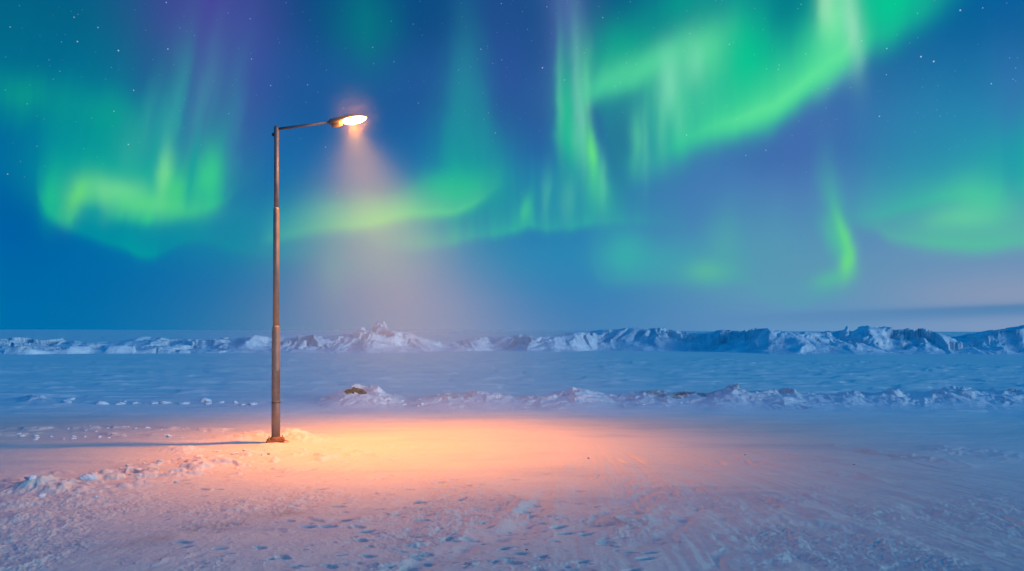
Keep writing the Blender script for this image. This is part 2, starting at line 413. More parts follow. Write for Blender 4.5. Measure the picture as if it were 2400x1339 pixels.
def ground_h(x, y, fine=True):
    d = np.hypot(x, y)
    z = 0.035 * fbm(x * .16, y * .22, 3, 11) * sstep(2, 9, d)
    z += 0.28 * fbm(x * .012, y * .02, 3, 12) * sstep(60, 200, d)
    # scattered rubble on the far ice field
    far = sstep(75, 140, d)
    if np.any(far > 0):
        r = np.clip(ridged(x * .05, y * .03, 4, 61) - .62, 0, 1) * far
        z += r * 1.1
    if not fine: return z
    m = d < 45
    xx, yy = x[m], y[m]; dd = d[m]
    n = np.zeros(xx.shape)
    # wheel and plough streaks spreading towards the viewer
    ax, ay = xx - 1.2, yy - 14.5
    th = np.arctan2(ax, -ay); rr = np.hypot(ax, ay)
    wv = fbm(xx * .35, yy * .35, 3, 21) * .022
    near = sstep(14.5, 9.5, dd) * sstep(3.0, 5.5, rr)
    rightm = sstep(-.2, .12, th + wv) ; 
    n += near * (.35 + .65 * rightm) * (0.012 * noise((th + wv) * 26, rr * .3, 22) + 0.011 * np.abs(noise((th + wv) * 60, rr * .45, 23)) + 0.005 * noise((th + wv) * 130, rr * .9, 24))
    # ruts: sharp-sided grooves
    rut = ridged((th + wv) * 11, rr * .35, 2, 25)
    n += near * rightm * -0.03 * sstep(.52, .72, rut) * sstep(-.1, .35, fbm(xx * .5, yy * .5, 2, 26))
    # wind ripples across the plain
    n += 0.014 * fbm(xx * .5 + yy * .1, yy * 1.6, 5, 27, .6) * (1 - .5 * near)
    pl = sstep(15, 22, dd)
    n += pl * .055 * fbm(xx * .22, yy * .9, 4, 71)
    n += pl * .05 * sstep(.25, .6, fbm(xx * .5, yy * 1.4, 3, 72))
    # windrows and old ruts on the right
    for (p0, p1, w_, h_) in ROWS:
        a_, b_ = gp(*p0), gp(*p1); vx, vy = b_[0] - a_[0], b_[1] - a_[1]; L_ = math.hypot(vx, vy); vx /= L_; vy /= L_
        sl = (xx - a_[0]) * vx + (yy - a_[1]) * vy; tl_ = -(xx - a_[0]) * vy + (yy - a_[1]) * vx + .10 * noise(sl * .8, sl * 0 + w_ * 50, 73)
        kk = (np.abs(tl_) < w_ * 3.5) & (sl > -.4) & (sl < L_ + .4)
        if kk.any():
            n[kk] += h_ * np.exp(-(tl_[kk] / w_) ** 2) * sstep(-.4, .3, sl[kk]) * sstep(L_ + .4, L_ - .3, sl[kk]) * (.55 + .7 * fbm(xx[kk] * 3, yy[kk] * 3, 3, 74))
    # rough crust
    crust = sstep(-.15, .45, fbm(xx * .8, yy * .8, 3, 28)) * sstep(11.5, 7.5, dd)
    n += (0.3 + crust) * sstep(13, 6, dd) * (0.011 * fbm(xx * 6, yy * 7, 4, 29, .65) + 0.006 * fbm(xx * 30, yy * 30, 2, 30))
    # broken clumps in the near field
    cl = fbm(xx * 1.3 + 4, yy * 1.3, 3, 31)
    cz, cb = cells(xx * 7, yy * 9, 32)
    n += sstep(.3, .62, cl) * sstep(9.0, 6.3, dd) * cz * .014
    # plough lumps left of the post
    for bx, by, w, h in bumps:
        q = ((xx - bx) / w) ** 2 + ((yy - by) / (w * .8)) ** 2
        k = q < 6
        if k.any():
            lump = 0.65 + .5 * ridged(xx[k] * 3.2, yy[k] * 3.2, 3, 33) + .25 * fbm(xx[k] * 9, yy[k] * 9, 2, 34)
            n[k] += h * np.exp(-q[k] * 1.5) * lump
    lr = np.exp(-(((xx + 4.4) / 2.4) ** 2)) * np.exp(-(((yy - (8.6 + .55 * (xx + 4.4))) / .9) ** 2))
    lf = sstep(.1, .5, fbm(xx * 2.1, yy * 2.6, 4, 35))
    n += lr * lf * .055 * (1 + .5 * fbm(xx * 8, yy * 8, 2, 36))
    # thin spoil line of clods beyond the post on the left
    for (a, b, h) in ((1012, 2.2, .03), (1026, 1.6, .035)):
        x0, y0 = gp(0, a)
        s_ = np.exp(-((yy - (y0 + .12 * np.sin(xx * .8 + a))) / .18) ** 2) * sstep(.05, .4, fbm(xx * b, yy * 3, 3, a)) * sstep(-2.5, -4.0, xx)
        n += s_ * h * 1.4
    for bx, by, wx, wy, ro, dep in dents:
        k = (np.abs(xx - bx) < wx * 2.2) & (np.abs(yy - by) < wx * 2.2)
        if not k.any(): continue
        ex, ey = xx[k] - bx, yy[k] - by
        c_, s_ = math.cos(ro), math.sin(ro)
        q = ((ex * c_ + ey * s_) / wx) ** 2 + ((ey * c_ - ex * s_) / wy) ** 2
        n[k] += -dep * np.exp(-q ** 1.6) + dep * .22 * np.exp(-((q - 2.0) / .8) ** 2)
    z[m] += n
    return z

def grid_mesh(name, X, Y, Z, mat, kind=None, wrap=False, extra=None, parent=None):
    r, c = X.shape
    co = np.stack([X, Y, Z], -1).reshape(-1, 3).astype(np.float32)
    idx = np.arange(r * c).reshape(r, c)
    if wrap: a, b = idx, np.roll(idx, -1, 1)
    else: a, b = idx[:, :-1], idx[:, 1:]
    q = np.stack([a[:-1], b[:-1], b[1:], a[1:]], -1).reshape(-1, 4)
    me = bpy.data.meshes.new(name)
    me.vertices.add(len(co)); me.vertices.foreach_set('co', co.ravel())
    me.loops.add(q.size); me.loops.foreach_set('vertex_index', q.ravel().astype(np.int32))
    me.polygons.add(len(q)); me.polygons.foreach_set('loop_start', np.arange(0, q.size, 4, dtype=np.int32))
    me.update(calc_edges=True); me.validate()
    me.polygons.foreach_set('use_smooth', np.ones(len(me.polygons), dtype=bool))
    if extra is not None:
        for an, arr in extra.items():
            at = me.attributes.new(an, 'FLOAT', 'POINT'); at.data.foreach_set('value', arr.ravel().astype(np.float32))
    me.materials.append(mat)
    o = bpy.data.objects.new(name, me); COL.objects.link(o)
    if kind: o['kind'] = kind
    if parent: o.parent = parent
    return o

# ------------------------------------------------------------------ materials
def principled(name):
    m = bpy.data.materials.new(name); m.use_nodes = True
    nt = m.node_tree; t = NT(nt); b = nt.nodes['Principled BSDF']
    return m, t, b
def snow_mat(name, c1, c2, c3=None, bump=0.004, grain=90, ice=0.0, rough=0.62, lamp_tint=None, streak=None):
    m, t, b = principled(name)
    g = t.new('ShaderNodeNewGeometry')
    pos = E(t, g.outputs['Position'])
    n1 = t.noise(pos, 0.9, 5, 0.62)
    col = t.mix(t.math('MULTIPLY_ADD', n1, 2.2, -0.6, clamp=True), c1, c2)
    if streak:
        mp = t.new('ShaderNodeMapping'); mp.inputs['Scale'].default_value = (.22, 1.1, 1); m.node_tree.links.new(g.outputs['Position'], mp.inputs[0])
        n4 = t.noise(E(t, mp.outputs[0]), 1.0, 7, .68, .3)
        col = t.mix(t.math('MULTIPLY_ADD', n4, 5.0, -2.55, clamp=True), col, streak)
    if c3:
        n2 = t.noise(pos, 2.6, 6, 0.7, 0.4)
        at = t.new('ShaderNodeAttribute'); at.attribute_name = 'dirt'
        f = t.math('MULTIPLY_ADD', n2, 3.0, -1.2, clamp=True)
        col = t.mix((E(t, at.outputs['Fac']) * f * 1.0).clamp(), col, c3)
    if lamp_tint:
        ap = t.new('ShaderNodeAttribute'); ap.attribute_name = 'lamp_tint'  # snow colour multiplied by a warm tint that helps the lamplight
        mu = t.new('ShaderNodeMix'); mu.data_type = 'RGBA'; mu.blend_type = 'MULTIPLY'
        t.put(mu.inputs[0], E(t, ap.outputs['Fac'])); t.put(mu.inputs[6], col); mu.inputs[7].default_value = lamp_tint
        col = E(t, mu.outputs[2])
    t.put(b.inputs['Base Color'], col)
    b.inputs['Roughness'].default_value = rough
    b.inputs['IOR'].default_value = 1.31
    b.inputs['Specular IOR Level'].default_value = 0.35
    b1 = t.noise(pos, grain, 4, 0.7); b2 = t.noise(pos, grain * .22, 4, 0.65)
    bu = t.new('ShaderNodeBump'); bu.inputs['Strength'].default_value = 1.0; bu.inputs['Distance'].default_value = bump
    t.put(bu.inputs['Height'], b1 * .4 + b2)
    m.node_tree.links.new(bu.outputs[0], b.inputs['Normal'])
    return m
M_ground = snow_mat('snow_ground', (.86, .86, .84, 1), (.80, .81, .80, 1), (.30, .24, .20, 1), bump=0.012, grain=70, lamp_tint=(.89, .79, .72, 1), streak=(.62, .70, .78, 1))
M_bank = snow_mat('snow_bank', (.84, .86, .88, 1), (.66, .71, .76, 1), (.10, .06, .05, 1), bump=0.03, grain=30)
M_ridge = snow_mat('ridge_ice', (.90, .92, .94, 1), (.42, .58, .70, 1), None, bump=0.16, grain=5)
M_block = snow_mat('block_ice', (.80, .86, .90, 1), (.55, .68, .78, 1), None, bump=0.02, grain=30)
M_rock = snow_mat('brown_rock', (.17, .085, .11, 1), (.09, .055, .08, 1), None, bump=0.03, grain=30, rough=.85)

# ------------------------------------------------------------------ ground sheet
az = np.concatenate([np.linspace(-180, -47, 60, endpoint=False), np.degrees(np.arctan(np.linspace(-1.07, 1.07, 1500))), np.linspace(48, 180, 60, endpoint=False)])
az = np.radians(az)
inv = np.concatenate([np.linspace(1 / .4, 1 / 4.4, 40, endpoint=False), np.linspace(1 / 4.4, 1 / 45, 820, endpoint=False), np.linspace(1 / 45, 1 / 400, 60, endpoint=False), 1 / np.array([400, 520, 700, 1000, 1600, 3000, 8000.])])
dist = 1 / inv
A, D = np.meshgrid(az, dist)
# lateral position measured on planes facing the viewer in front, on circles behind
GX = D * np.sin(A); GY = D * np.cos(A)
fr = np.cos(A) > .6
k = np.where(fr, 1 / np.maximum(np.cos(A), .6), 1 / .6)
GX *= k; GY *= k
GZ = ground_h(GX.ravel(), GY.ravel()).reshape(GX.shape)
def ground_dirt(x, y):
    # brown slush smear lower left and grit by the wheel lines
    a = gp(250, 1290); b = gp(720, 1195)
    vx, vy = b[0] - a[0], b[1] - a[1]; L = math.hypot(vx, vy); vx /= L; vy /= L
    s_ = (x - a[0]) * vx + (y - a[1]) * vy; t_ = -(x - a[0]) * vy + (y - a[1]) * vx
    d1 = np.exp(-(t_ / .16) ** 2) * sstep(-.3, .5, s_) * sstep(L + .5, L - .4, s_) * .75
    d2 = np.zeros_like(d1)
    for px, py, w in ((1420, 1230, .10), (1860, 1210, .05), (1800, 1160, .06), (2060, 1060, .12), (2130, 1075, .14)):
        c = gp(px, py); d2 = np.maximum(d2, .5 * np.exp(-((x - c[0]) / (w * 3)) ** 2 - ((y - c[1]) / w) ** 2))
    return np.clip(d1 + d2, 0, 1)
ground = grid_mesh('ground', GX, GY, GZ, M_ground, 'structure', wrap=True, extra={'dirt': ground_dirt(GX, GY), 'lamp_tint': sstep(15.5, 12.5, GY) * (1 - .6 * sstep(4.0, 8.0, GX))})  # foreground snow yellowed in its colour so the lamp pool looks golden

# ------------------------------------------------------------------ low ploughed snow bank at the edge of the lot
bank_top = interp_px([(-600, 945), (0, 950), (40, 940), (75, 929), (100, 931), (128, 944), (150, 941), (200, 947), (280, 944), (300, 947), (420, 948), (560, 948), (640, 946), (700, 957), (740, 940), (775, 922), (800, 911), (830, 905), (860, 906), (890, 907), (905, 922), (950, 936), (1000, 929), (1050, 921), (1090, 926), (1140, 919), (1160, 921), (1200, 929), (1250, 927), (1300, 919), (1350, 911), (1400, 917), (1440, 926), (1490, 920), (1560, 917), (1600, 919), (1660, 917), (1700, 908), (1730, 904), (1770, 908), (1840, 911), (1880, 922), (1950, 918), (2000, 914), (2050, 920), (2090, 909), (2130, 920), (2160, 915), (2230, 901), (2270, 904), (2310, 914), (2350, 910), (2400, 916), (3000, 905)])
DB = 17.0
def bank_z(x, y):
    px = 1200 + F * x / np.maximum(y, 1)
    h = np.maximum(CAMH - (bank_top(px) - HZ) / F * DB, .015)
    yc = DB + .5 * fbm(x * .25, x * 0, 2, 41)
    t = y - yc
    wf = 1.35 + .5 * fbm(x * .4, x * 0 + 3, 2, 42); wb = 1.3
    env = np.where(t < 0, np.exp(-(t / wf * 1.25) ** 2), np.exp(-(t / wb * 1.2) ** 2))
    wx, wy = x + .25 * fbm(x * 1.5, y * 1.5, 2, 43), y + .25 * fbm(x * 1.5 + 9, y * 1.5, 2, 44)
    cz, cb = cells(wx * 2.3, wy * 2.6, 45)
    rg = ridged(wx * .9, wy * 1.1, 4, 46)
    z = h * env * (.74 + .26 * rg + .20 * (cz - .5) * sstep(.15, .5, env))
    z += env * (.03 * fbm(x * 4, y * 4, 3, 47)) * np.clip(h * 4, .2, 1)
    c2, _ = cells(wx * 6, wy * 6, 48)
    z += env * sstep(.1, .5, fbm(x * 1.2, y * 1.2, 2, 49)) * (c2 - .3) * .07 * np.clip(h * 5, .3, 1)
    return z + ground_h(x, y, False) - .012, env, h
bx_ = np.linspace(-17, 20, 1700); by_ = np.linspace(14.2, 20.5, 210)
BX, BY = np.meshgrid(bx_, by_)
bz, benv, bh = bank_z(BX.ravel(), BY.ravel())
bpx = 1200 + F * BX / BY
bdirt = (np.exp(-((bpx - 1690) / 175) ** 4) * sstep(.72, .98, benv.reshape(BX.shape)) * sstep(-.6, .25, BY - DB) * 1.0
         + np.exp(-((bpx - 1565) / 50) ** 2) * sstep(.5, .9, benv.reshape(BX.shape)) * .9
         + np.exp(-((bpx - 1045) / 50) ** 2) * sstep(.8, 1, benv.reshape(BX.shape)) * .7)
snow_bank = grid_mesh('snow_bank', BX, BY, bz.reshape(BX.shape), M_bank, 'structure', extra={'dirt': np.clip(bdirt, 0, 1)})

# ------------------------------------------------------------------ far pressure ridge of sea ice
ridge_top = interp_px([(-900, 790), (-300, 785), (0, 795), (40, 790), (75, 794), (100, 799), (160, 794), (200, 803), (290, 800), (335, 789), (360, 787), (400, 797), (460, 793), (480, 797), (520, 792), (560, 790), (580, 788), (597, 783), (625, 789), (700, 786), (735, 784), (760, 790), (800, 783), (830, 775), (848, 770), (862, 778), (875, 772), (885, 764), (900, 763), (910, 770), (930, 772), (960, 779), (985, 787), (1020, 798), (1060, 799), (1100, 794), (1140, 784), (1160, 787), (1190, 787), (1218, 781), (1240, 785), (1300, 784), (1340, 778), (1400, 771), (1440, 769), (1485, 764), (1510, 768), (1550, 764), (1590, 772), (1650, 778), (1695, 768), (1740, 774), (1755, 764), (1800, 764), (1815, 770), (1860, 771), (1900, 775), (1960, 771), (1985, 769), (1998, 773), (2020, 758), (2060, 760), (2118, 768), (2130, 764), (2165, 765), (2200, 776), (2240, 786), (2270, 779), (2320, 769), (2380, 760), (2400, 756), (2600, 750), (3300, 770)])
ridge_base = interp_px([(-900, 834), (0, 834), (300, 831), (640, 829), (720, 830), (860, 830), (1000, 827), (1150, 824), (1300, 826), (1400, 822), (1600, 823), (1800, 829), (2010, 830), (2200, 829), (2350, 830), (2450, 828), (3300, 826)])
def ridge_z(x, y):
    px = 1200 + F * x / y
    yb = CAMH * F / (ridge_base(px) - HZ)                    # where the ridge meets the plain
    t = y - yb + .8 * fbm(x * .3, y * .1, 2, 50)
    crest = 6.0 + 2.0 * noise(x * .11, x * 0, 51) + 5.0 * sstep(560, 200, px)
    u = t / crest
    env = np.where(u < 1, sstep(0, 1, u) ** .9, np.exp(-((u - 1) * crest / 3.0) ** 2))
    wx, wy = x + 1.2 * fbm(x * .25, y * .25, 3, 52), y + 1.2 * fbm(x * .25 + 7, y * .25, 3, 53)
    big, bb = cells(wx * .20, wy * .26, 60)                  # upended floes
    c1, b1 = cells(wx * .55, wy * .5, 54)
    c2, b2 = cells(wx * 1.5 + 5, wy * 1.3, 55)
    rg = ridged(wx * .13 + .3, wy * .10, 3, 56)              # wind-carved drifts
    soft = sstep(-.1, .35, fbm(x * .10 + 3, y * .05, 2, 57)) # where drift snow buries the rubble
    rough = np.clip(big, 0, 1.2) * .75 + .30 * np.clip(c1, 0, 1.3) + .12 * (c2 - .5)
    z = env * (.12 + .88 * ((1 - .75 * soft) * rough + (.25 + .75 * soft) * rg * .9))
    z += env * (.10 * (c2 - .4) + .05 * fbm(x * 2.2, y * 2.2, 3, 80)) * (1 - .7 * soft) * sstep(1.0, .7, env)
    z += env * sstep(.3, .8, env) * (.05 * (c2 - .3) + .03 * fbm(x * 3, y * 3, 3, 58)) * (1.1 - .6 * soft)
    lowl = sstep(640, 350, px) * sstep(0, .06, u) * np.exp(-(u / .55) ** 2)
    z += lowl * np.clip(np.clip(c1, 0, 1) * .3 + np.clip(big - .3, 0, 1) * .35, 0, 1)
    return z, env
tt = np.linspace(-1, 1, 1900) ; px_ = 1200 + tt * 1900
rowt = np.concatenate([np.linspace(44, 75, 350), np.linspace(75.3, 84, 20)])
RP, RT = np.meshgrid((px_ - 1200) / F * 62.0, rowt)
RX, RY = RP * (RT / 62.0), RT
rz0, renv = ridge_z(RX.ravel(), RY.ravel()); rz0 = rz0.reshape(RX.shape)
# scale the relief so that its crest reaches the height the ridge has along its length
row_i = np.argmax(rz0 / RY, 0); cmax = rz0.max(0)
yc_ = RY[row_i, np.arange(RX.shape[1])]
want = CAMH - (ridge_top(1200 + F * RX[0] / RY[0]) - HZ) / F * yc_ + .04
sc_ = np.clip(want / np.maximum(cmax, .05), 0, 6)
kern = np.exp(-(np.arange(-36, 37) / 15.0) ** 2); kern /= kern.sum()
sc_ = np.convolve(np.pad(sc_, 36, 'edge'), kern, 'valid')
z1 = rz0 * sc_ * 1.12; cap = want[None, :] * .96
over = z1 - cap * .86; z1 = np.where(over > 0, cap * .86 + cap * .16 * np.tanh(over / (cap * .30)), z1)
rz = z1 + ground_h(RX.ravel(), RY.ravel(), False).reshape(RX.shape) - .04
ice_ridge = grid_mesh('ice_ridge', RX, RY, rz, M_ridge, 'structure')

# ------------------------------------------------------------------ things helpers
def label(o, lab, cat, group=None):
    o['label'] = lab; o['category'] = cat
    if group: o['group'] = group
    return o
def mesh_obj(name, bm, mat, parent=None, smooth=True, loc=None):
    me = bpy.data.meshes.new(name); bm.normal_update(); bm.to_mesh(me); bm.free()
    if smooth:
        for p in me.polygons: p.use_smooth = True
    me.materials.append(mat)
    o = bpy.data.objects.new(name, me); COL.objects.link(o)
    if parent: o.parent = parent
    if loc is not None: o.location = loc
    return o
def chunk_bm(seed, sx, sy, sz, facets=14, rough=.08, sub=5, snowcap=0.0, sharp=40):
    r = np.random.RandomState(seed)
    n = r.normal(size=(facets, 3)); n /= np.linalg.norm(n, axis=1)[:, None]; dd = r.uniform(.62, 1.0, facets)
    bm = bmesh.new(); bmesh.ops.create_icosphere(bm, subdivisions=sub, radius=1)
    P = np.array([v.co[:] for v in bm.verts])
    q = P @ n.T / dd
    s_ = (np.sum(np.exp(q * sharp * .25), 1))
    rad = 1 / (np.log(s_) / (sharp * .25))
    rad = np.clip(rad, .45, 1.25)
    P2 = P * rad[:, None]
    nn = fbm(P2[:, 0] * 3 + seed, P2[:, 1] * 3 + P2[:, 2] * 2.1, 4, seed) * rough + noise(P2[:, 0] * 9 + P2[:, 2] * 5, P2[:, 1] * 9, seed + 3) * rough * .35
    P2 = P2 * (1 + nn)[:, None]
    P2 *= np.array([sx, sy, sz])
    for v, p in zip(bm.verts, P2): v.co = p
    return bm
def hgt(x, y):
    z = float(ground_h(np.array([x]), np.array([y]))[0])
    if 14.2 < y < 20.5: z = max(z, float(bank_z(np.array([x]), np.array([y]))[0][0]))
    return z

# ------------------------------------------------------------------ ice blocks and rocks that can be told apart
def block(name, px, py, D_, w, h, dep, lab, cat, mat, seed, rot=(0, 0, 0), facets=14, rough=.08, group=None, sub=5):
    """px,py: where the middle of the piece shows; w,h,dep in metres at distance D_"""
    x = (px - 1200) / F * D_; z = CAMH - (py - HZ) / F * D_
    o = mesh_obj(name, chunk_bm(seed, w / 2, dep / 2, h / 2, facets, rough, sub), mat)
    o.location = (x, D_, z); o.rotation_euler = rot
    return label(o, lab, cat, group)
block('ice_boulder', 892, 775, 61.5, 1.35, 1.15, 1.3, 'rounded white ice boulder at the summit of the pale mound right of the lamp post', 'ice boulder', M_block, 3, (0, -.5, .3), rough=.2)
block('ice_boulder', 846, 780, 61.5, .75, 1.0, .8, 'smaller upright lumpy ice boulder left of the boulder on the mound summit', 'ice boulder', M_block, 8, (.1, .3, 0), rough=.22)
block('ice_spire', 1985, 802, 58.5, 1.4, 2.2, 1.2, 'narrow pointed ice spire standing in front of the far ridge, leaning left', 'ice spire', M_block, 12, (0, .28, 0), facets=9, rough=.15)
block('ice_slab', 2070, 790, 63.0, 5.0, 2.3, 3.2, 'long dark blue flat-topped ice slab behind the pointed spire', 'ice slab', M_ridge, 15, (0, .05, .1), facets=10, rough=.05)
block('ice_slab', 1780, 796, 60.0, 2.0, 1.5, 1.2, 'pale smooth tilted slab leaning in the middle of the right far ridge', 'ice slab', M_block, 22, (0.2, .45, .3), facets=8, rough=.05)
block('ice_block', 2305, 812, 58.5, 2.2, .8, 1.2, 'low broken ice block at the foot of the far ridge near the right edge', 'ice block', M_block, 27, (0, 0, .2), facets=12, rough=.12)
block('snow_boulder', 880, 924, 16.9, .34, .40, .34, 'smooth rounded white snow boulder beside the brown rock on the low bank', 'snow boulder', M_block, 31, (0, .15, 0), facets=20, rough=.05)
block('rock', 842, 921, 16.75, .44, .18, .3, 'brown rock showing between snow and the white snow boulder', 'rock', M_rock, 38, (0.1, .05, 0.2), facets=7, rough=.35)
block('rock', 808, 923, 17.1, .14, .08, .12, 'small dark brown stone just left of the brown rock on the bank', 'rock', M_rock, 36, (0, 0, 0), facets=10, rough=.15)
block('ice_chunk', 100, 1146, 7.75, .30, .20, .24, 'blue translucent ice chunk, largest lump in the left foreground', 'ice chunk', M_block, 41, (0.1, -.15, .4), facets=10, rough=.14)
block('ice_chunk', 128, 1158, 7.55, .16, .10, .14, 'small blue ice chunk touching the right side of the largest left chunk', 'ice chunk', M_block, 44, (0, .1, .2), facets=10, rough=.14)
block('ice_chunk', 212, 1127, 8.05, .20, .10, .14, 'low ice chunk with pale tip, second lump from the left edge', 'ice chunk', M_block, 46, (0, .2, .2), facets=10, rough=.14)

# ------------------------------------------------------------------ little clods and stones lying on the snow
def ground_piece(name, px, py, size, lab, cat, mat, seed, group=None, flat=.65):
    x, y = gp(px, py); z = hgt(x, y)
    o = mesh_obj(name, chunk_bm(seed, size, size * .8, size * flat, 9, .15, 3), mat)
    o.location = (x, y, z + size * flat * .35); o.rotation_euler = (0, 0, seed * 1.7)
    return label(o, lab, cat, group)
ground_piece('stone', 1380, 1076, .015, 'lone dark stone on the yellow-lit snow, right of the light pool centre', 'stone', M_rock, 50)
ground_piece('stone', 1747, 1068, .014, 'tiny dark stone at the right end of the orange light pool', 'stone', M_rock, 51)
ground_piece('stone', 1236, 1290, .009, 'tiny black stone near the bottom centre of the snow', 'stone', M_rock, 52)
ground_piece('stone', 2002, 1093, .012, 'small reddish stone on the lilac snow, far right', 'stone', M_rock, 53)
ground_piece('stone', 631, 1071, .022, 'small brown stone in front of the lamp post foot', 'stone', M_rock, 54)
clods = bpy.data.meshes.new('snow_clod'); r2 = random.Random(5)
protos = []
for i in range(5):
    bm = chunk_bm(70 + i, 1, .8, .6, 9, .16, 3); me = bpy.data.meshes.new('snow_clod'); bm.to_mesh(me); bm.free()
    for p in me.polygons: p.use_smooth = True
    me.materials.append(M_block); protos.append(me)
spots = []
for i in range(26): spots.append((r2.uniform(150, 600), r2.gauss(948, 3), r2.uniform(.05, .13), 'small white snow clod in the broken row across the plain, left of the post', 'row of snow clods across the plain left of the post'))
for i in range(34): spots.append((r2.uniform(0, 480), r2.choice((1012, 1026)) + r2.gauss(0, 3.5), r2.uniform(.015, .045), 'small snow clod in the thin spoil line behind the pole shadow', 'snow clods in the spoil line behind the pole shadow'))
for i in range(46):
    px = r2.uniform(60, 640); spots.append((px, 1165 - (px - 60) * .20 + r2.gauss(0, 16), r2.uniform(.012, .04), 'small lump of ploughed snow between the left edge and the post foot', 'ploughed snow lumps between left edge and post foot'))
for i in range(50):
    px = r2.uniform(900, 2380); spots.append((px, r2.gauss(946, 6), r2.uniform(.02, .06), 'small snow clod on the near slope of the low bank', 'snow clods on the near slope of the low bank'))
for i, (px, py, sz, lb, gr) in enumerate(spots):
    x, y = gp(px, py)
    o = bpy.data.objects.new('snow_clod', protos[i % 5]); COL.objects.link(o)
    o.location = (x, y, hgt(x, y) + sz * .1); o.scale = (sz, sz, sz * r2.uniform(.6, 1.1)); o.rotation_euler = (0, 0, r2.uniform(0, 6))
    label(o, lb, 'snow clod', gr)

# ------------------------------------------------------------------ the street lamp
def metal_mat(name, a, b_, rust, rustamt=.5, rough=.55, metal=.35):
    m, t, b = principled(name)
    tcn = t.new('ShaderNodeTexCoord'); pos = E(t, tcn.outputs['Object'])
    n1 = t.noise(pos, 9, 6, .65)
    col = t.mix(t.math('MULTIPLY_ADD', n1, 2.4, -.7, clamp=True), a, b_)
    mp = t.new('ShaderNodeMapping'); m.node_tree.links.new(tcn.outputs['Object'], mp.inputs[0]); mp.inputs['Scale'].default_value = (30, 30, 3)
    n2 = t.noise(E(t, mp.outputs[0]), 1.0, 6, .7)
    col = t.mix(t.math('MULTIPLY_ADD', n2, 5.0 * rustamt + 1, -2.2, clamp=True), col, rust)
    t.put(b.inputs['Base Color'], col); b.inputs['Roughness'].default_value = rough; b.inputs['Metallic'].default_value = metal
    bu = t.new('ShaderNodeBump'); bu.inputs['Distance'].default_value = .003; t.put(bu.inputs['Height'], n1); m.node_tree.links.new(bu.outputs[0], b.inputs['Normal'])
    return m
M_pole = metal_mat('weathered_steel', (.21, .18, .18, 1), (.13, .115, .12, 1), (.20, .10, .06, 1))
M_rust = metal_mat('rusty_steel', (.34, .14, .05, 1), (.16, .07, .035, 1), (.42, .19, .07, 1), .7, .8, .1)
M_head = metal_mat('lamp_housing', (.20, .15, .13, 1), (.14, .11, .11, 1), (.2, .12, .08, 1), .2, .5, .3)
M_dark = metal_mat('dark_steel', (.06, .05, .05, 1), (.04, .035, .04, 1), (.1, .06, .04, 1), .3)

def lathe(name, prof, mat, parent, seg=40, loc=(0, 0, 0)):
    bm = bmesh.new(); rings = []
    for r_, z in prof:
        rings.append([bm.verts.new((r_ * math.cos(2 * math.pi * i / seg), r_ * math.sin(2 * math.pi * i / seg), z)) for i in range(seg)])
    for a, b in zip(rings, rings[1:]):
        for i in range(seg): bm.faces.new((a[i], a[(i + 1) % seg], b[(i + 1) % seg], b[i]))
    bm.faces.new(rings[0][::-1]); bm.faces.new(rings[-1])
    return mesh_obj(name, bm, mat, parent, True, loc)
PX, PY = float(POLE[0]), float(POLE[1])
gz = 0.02
post = bpy.data.objects.new('street_lamp', None); COL.objects.link(post); post.location = (PX, PY, gz)
label(post, 'tall weathered steel street lamp with glowing orange light, standing in the snow', 'street lamp')
PM = 742 / 5.0                                    # photo pixels per metre at the post
def zz(py): return (1040 - py) / PM - gz
lathe('lower_pole', [(.066, .03), (.0655, 0.6), (.0645, 0.64), (.0652, .645), (.064, 1.2), (.0635, zz(790)), (.062, zz(776)), (.055, zz(768)), (.050, zz(765))], M_pole, post)
lathe('middle_pole', [(.0495, zz(770)), (.047, zz(600)), (.0455, zz(497)), (.043, zz(492)), (.038, zz(488))], M_pole, post)
lathe('upper_pole', [(.0375, zz(492)), (.0365, zz(400)), (.035, zz(330)), (.0385, zz(329)), (.0385, zz(302)), (.034, zz(298)), (.012, zz(296.5))], M_pole, post)
lathe('collar_ring', [(.066, zz(946)), (.0675, zz(945.5)), (.0675, zz(943.5)), (.066, zz(943))], M_dark, post)
# service door in the lower section
bm = bmesh.new()
for i in range(9):
    for z in (zz(940), zz(870)):
        a = R(-62 + i * 6.0); bm.verts.new((.0662 * math.cos(a), .0662 * math.sin(a), z))
bm.verts.ensure_lookup_table()
for i in range(8): bm.faces.new((bm.verts[2 * i], bm.verts[2 * i + 2], bm.verts[2 * i + 3], bm.verts[2 * i + 1]))
bmesh.ops.solidify(bm, geom=bm.faces[:], thickness=-.003)
mesh_obj('service_door', bm, M_pole, post, False)
bm = bmesh.new()
for a in (R(-24), R(-19)):
    for z in (zz(922), zz(866)): bm.verts.new((.067 * math.cos(a), .067 * math.sin(a), z))
bm.verts.ensure_lookup_table(); bm.faces.new((bm.verts[0], bm.verts[2], bm.verts[3], bm.verts[1]))
bmesh.ops.solidify(bm, geom=bm.faces[:], thickness=-.004)
mesh_obj('door_seam', bm, M_dark, post, False)  # thin dark strip drawn for the seam line beside the door
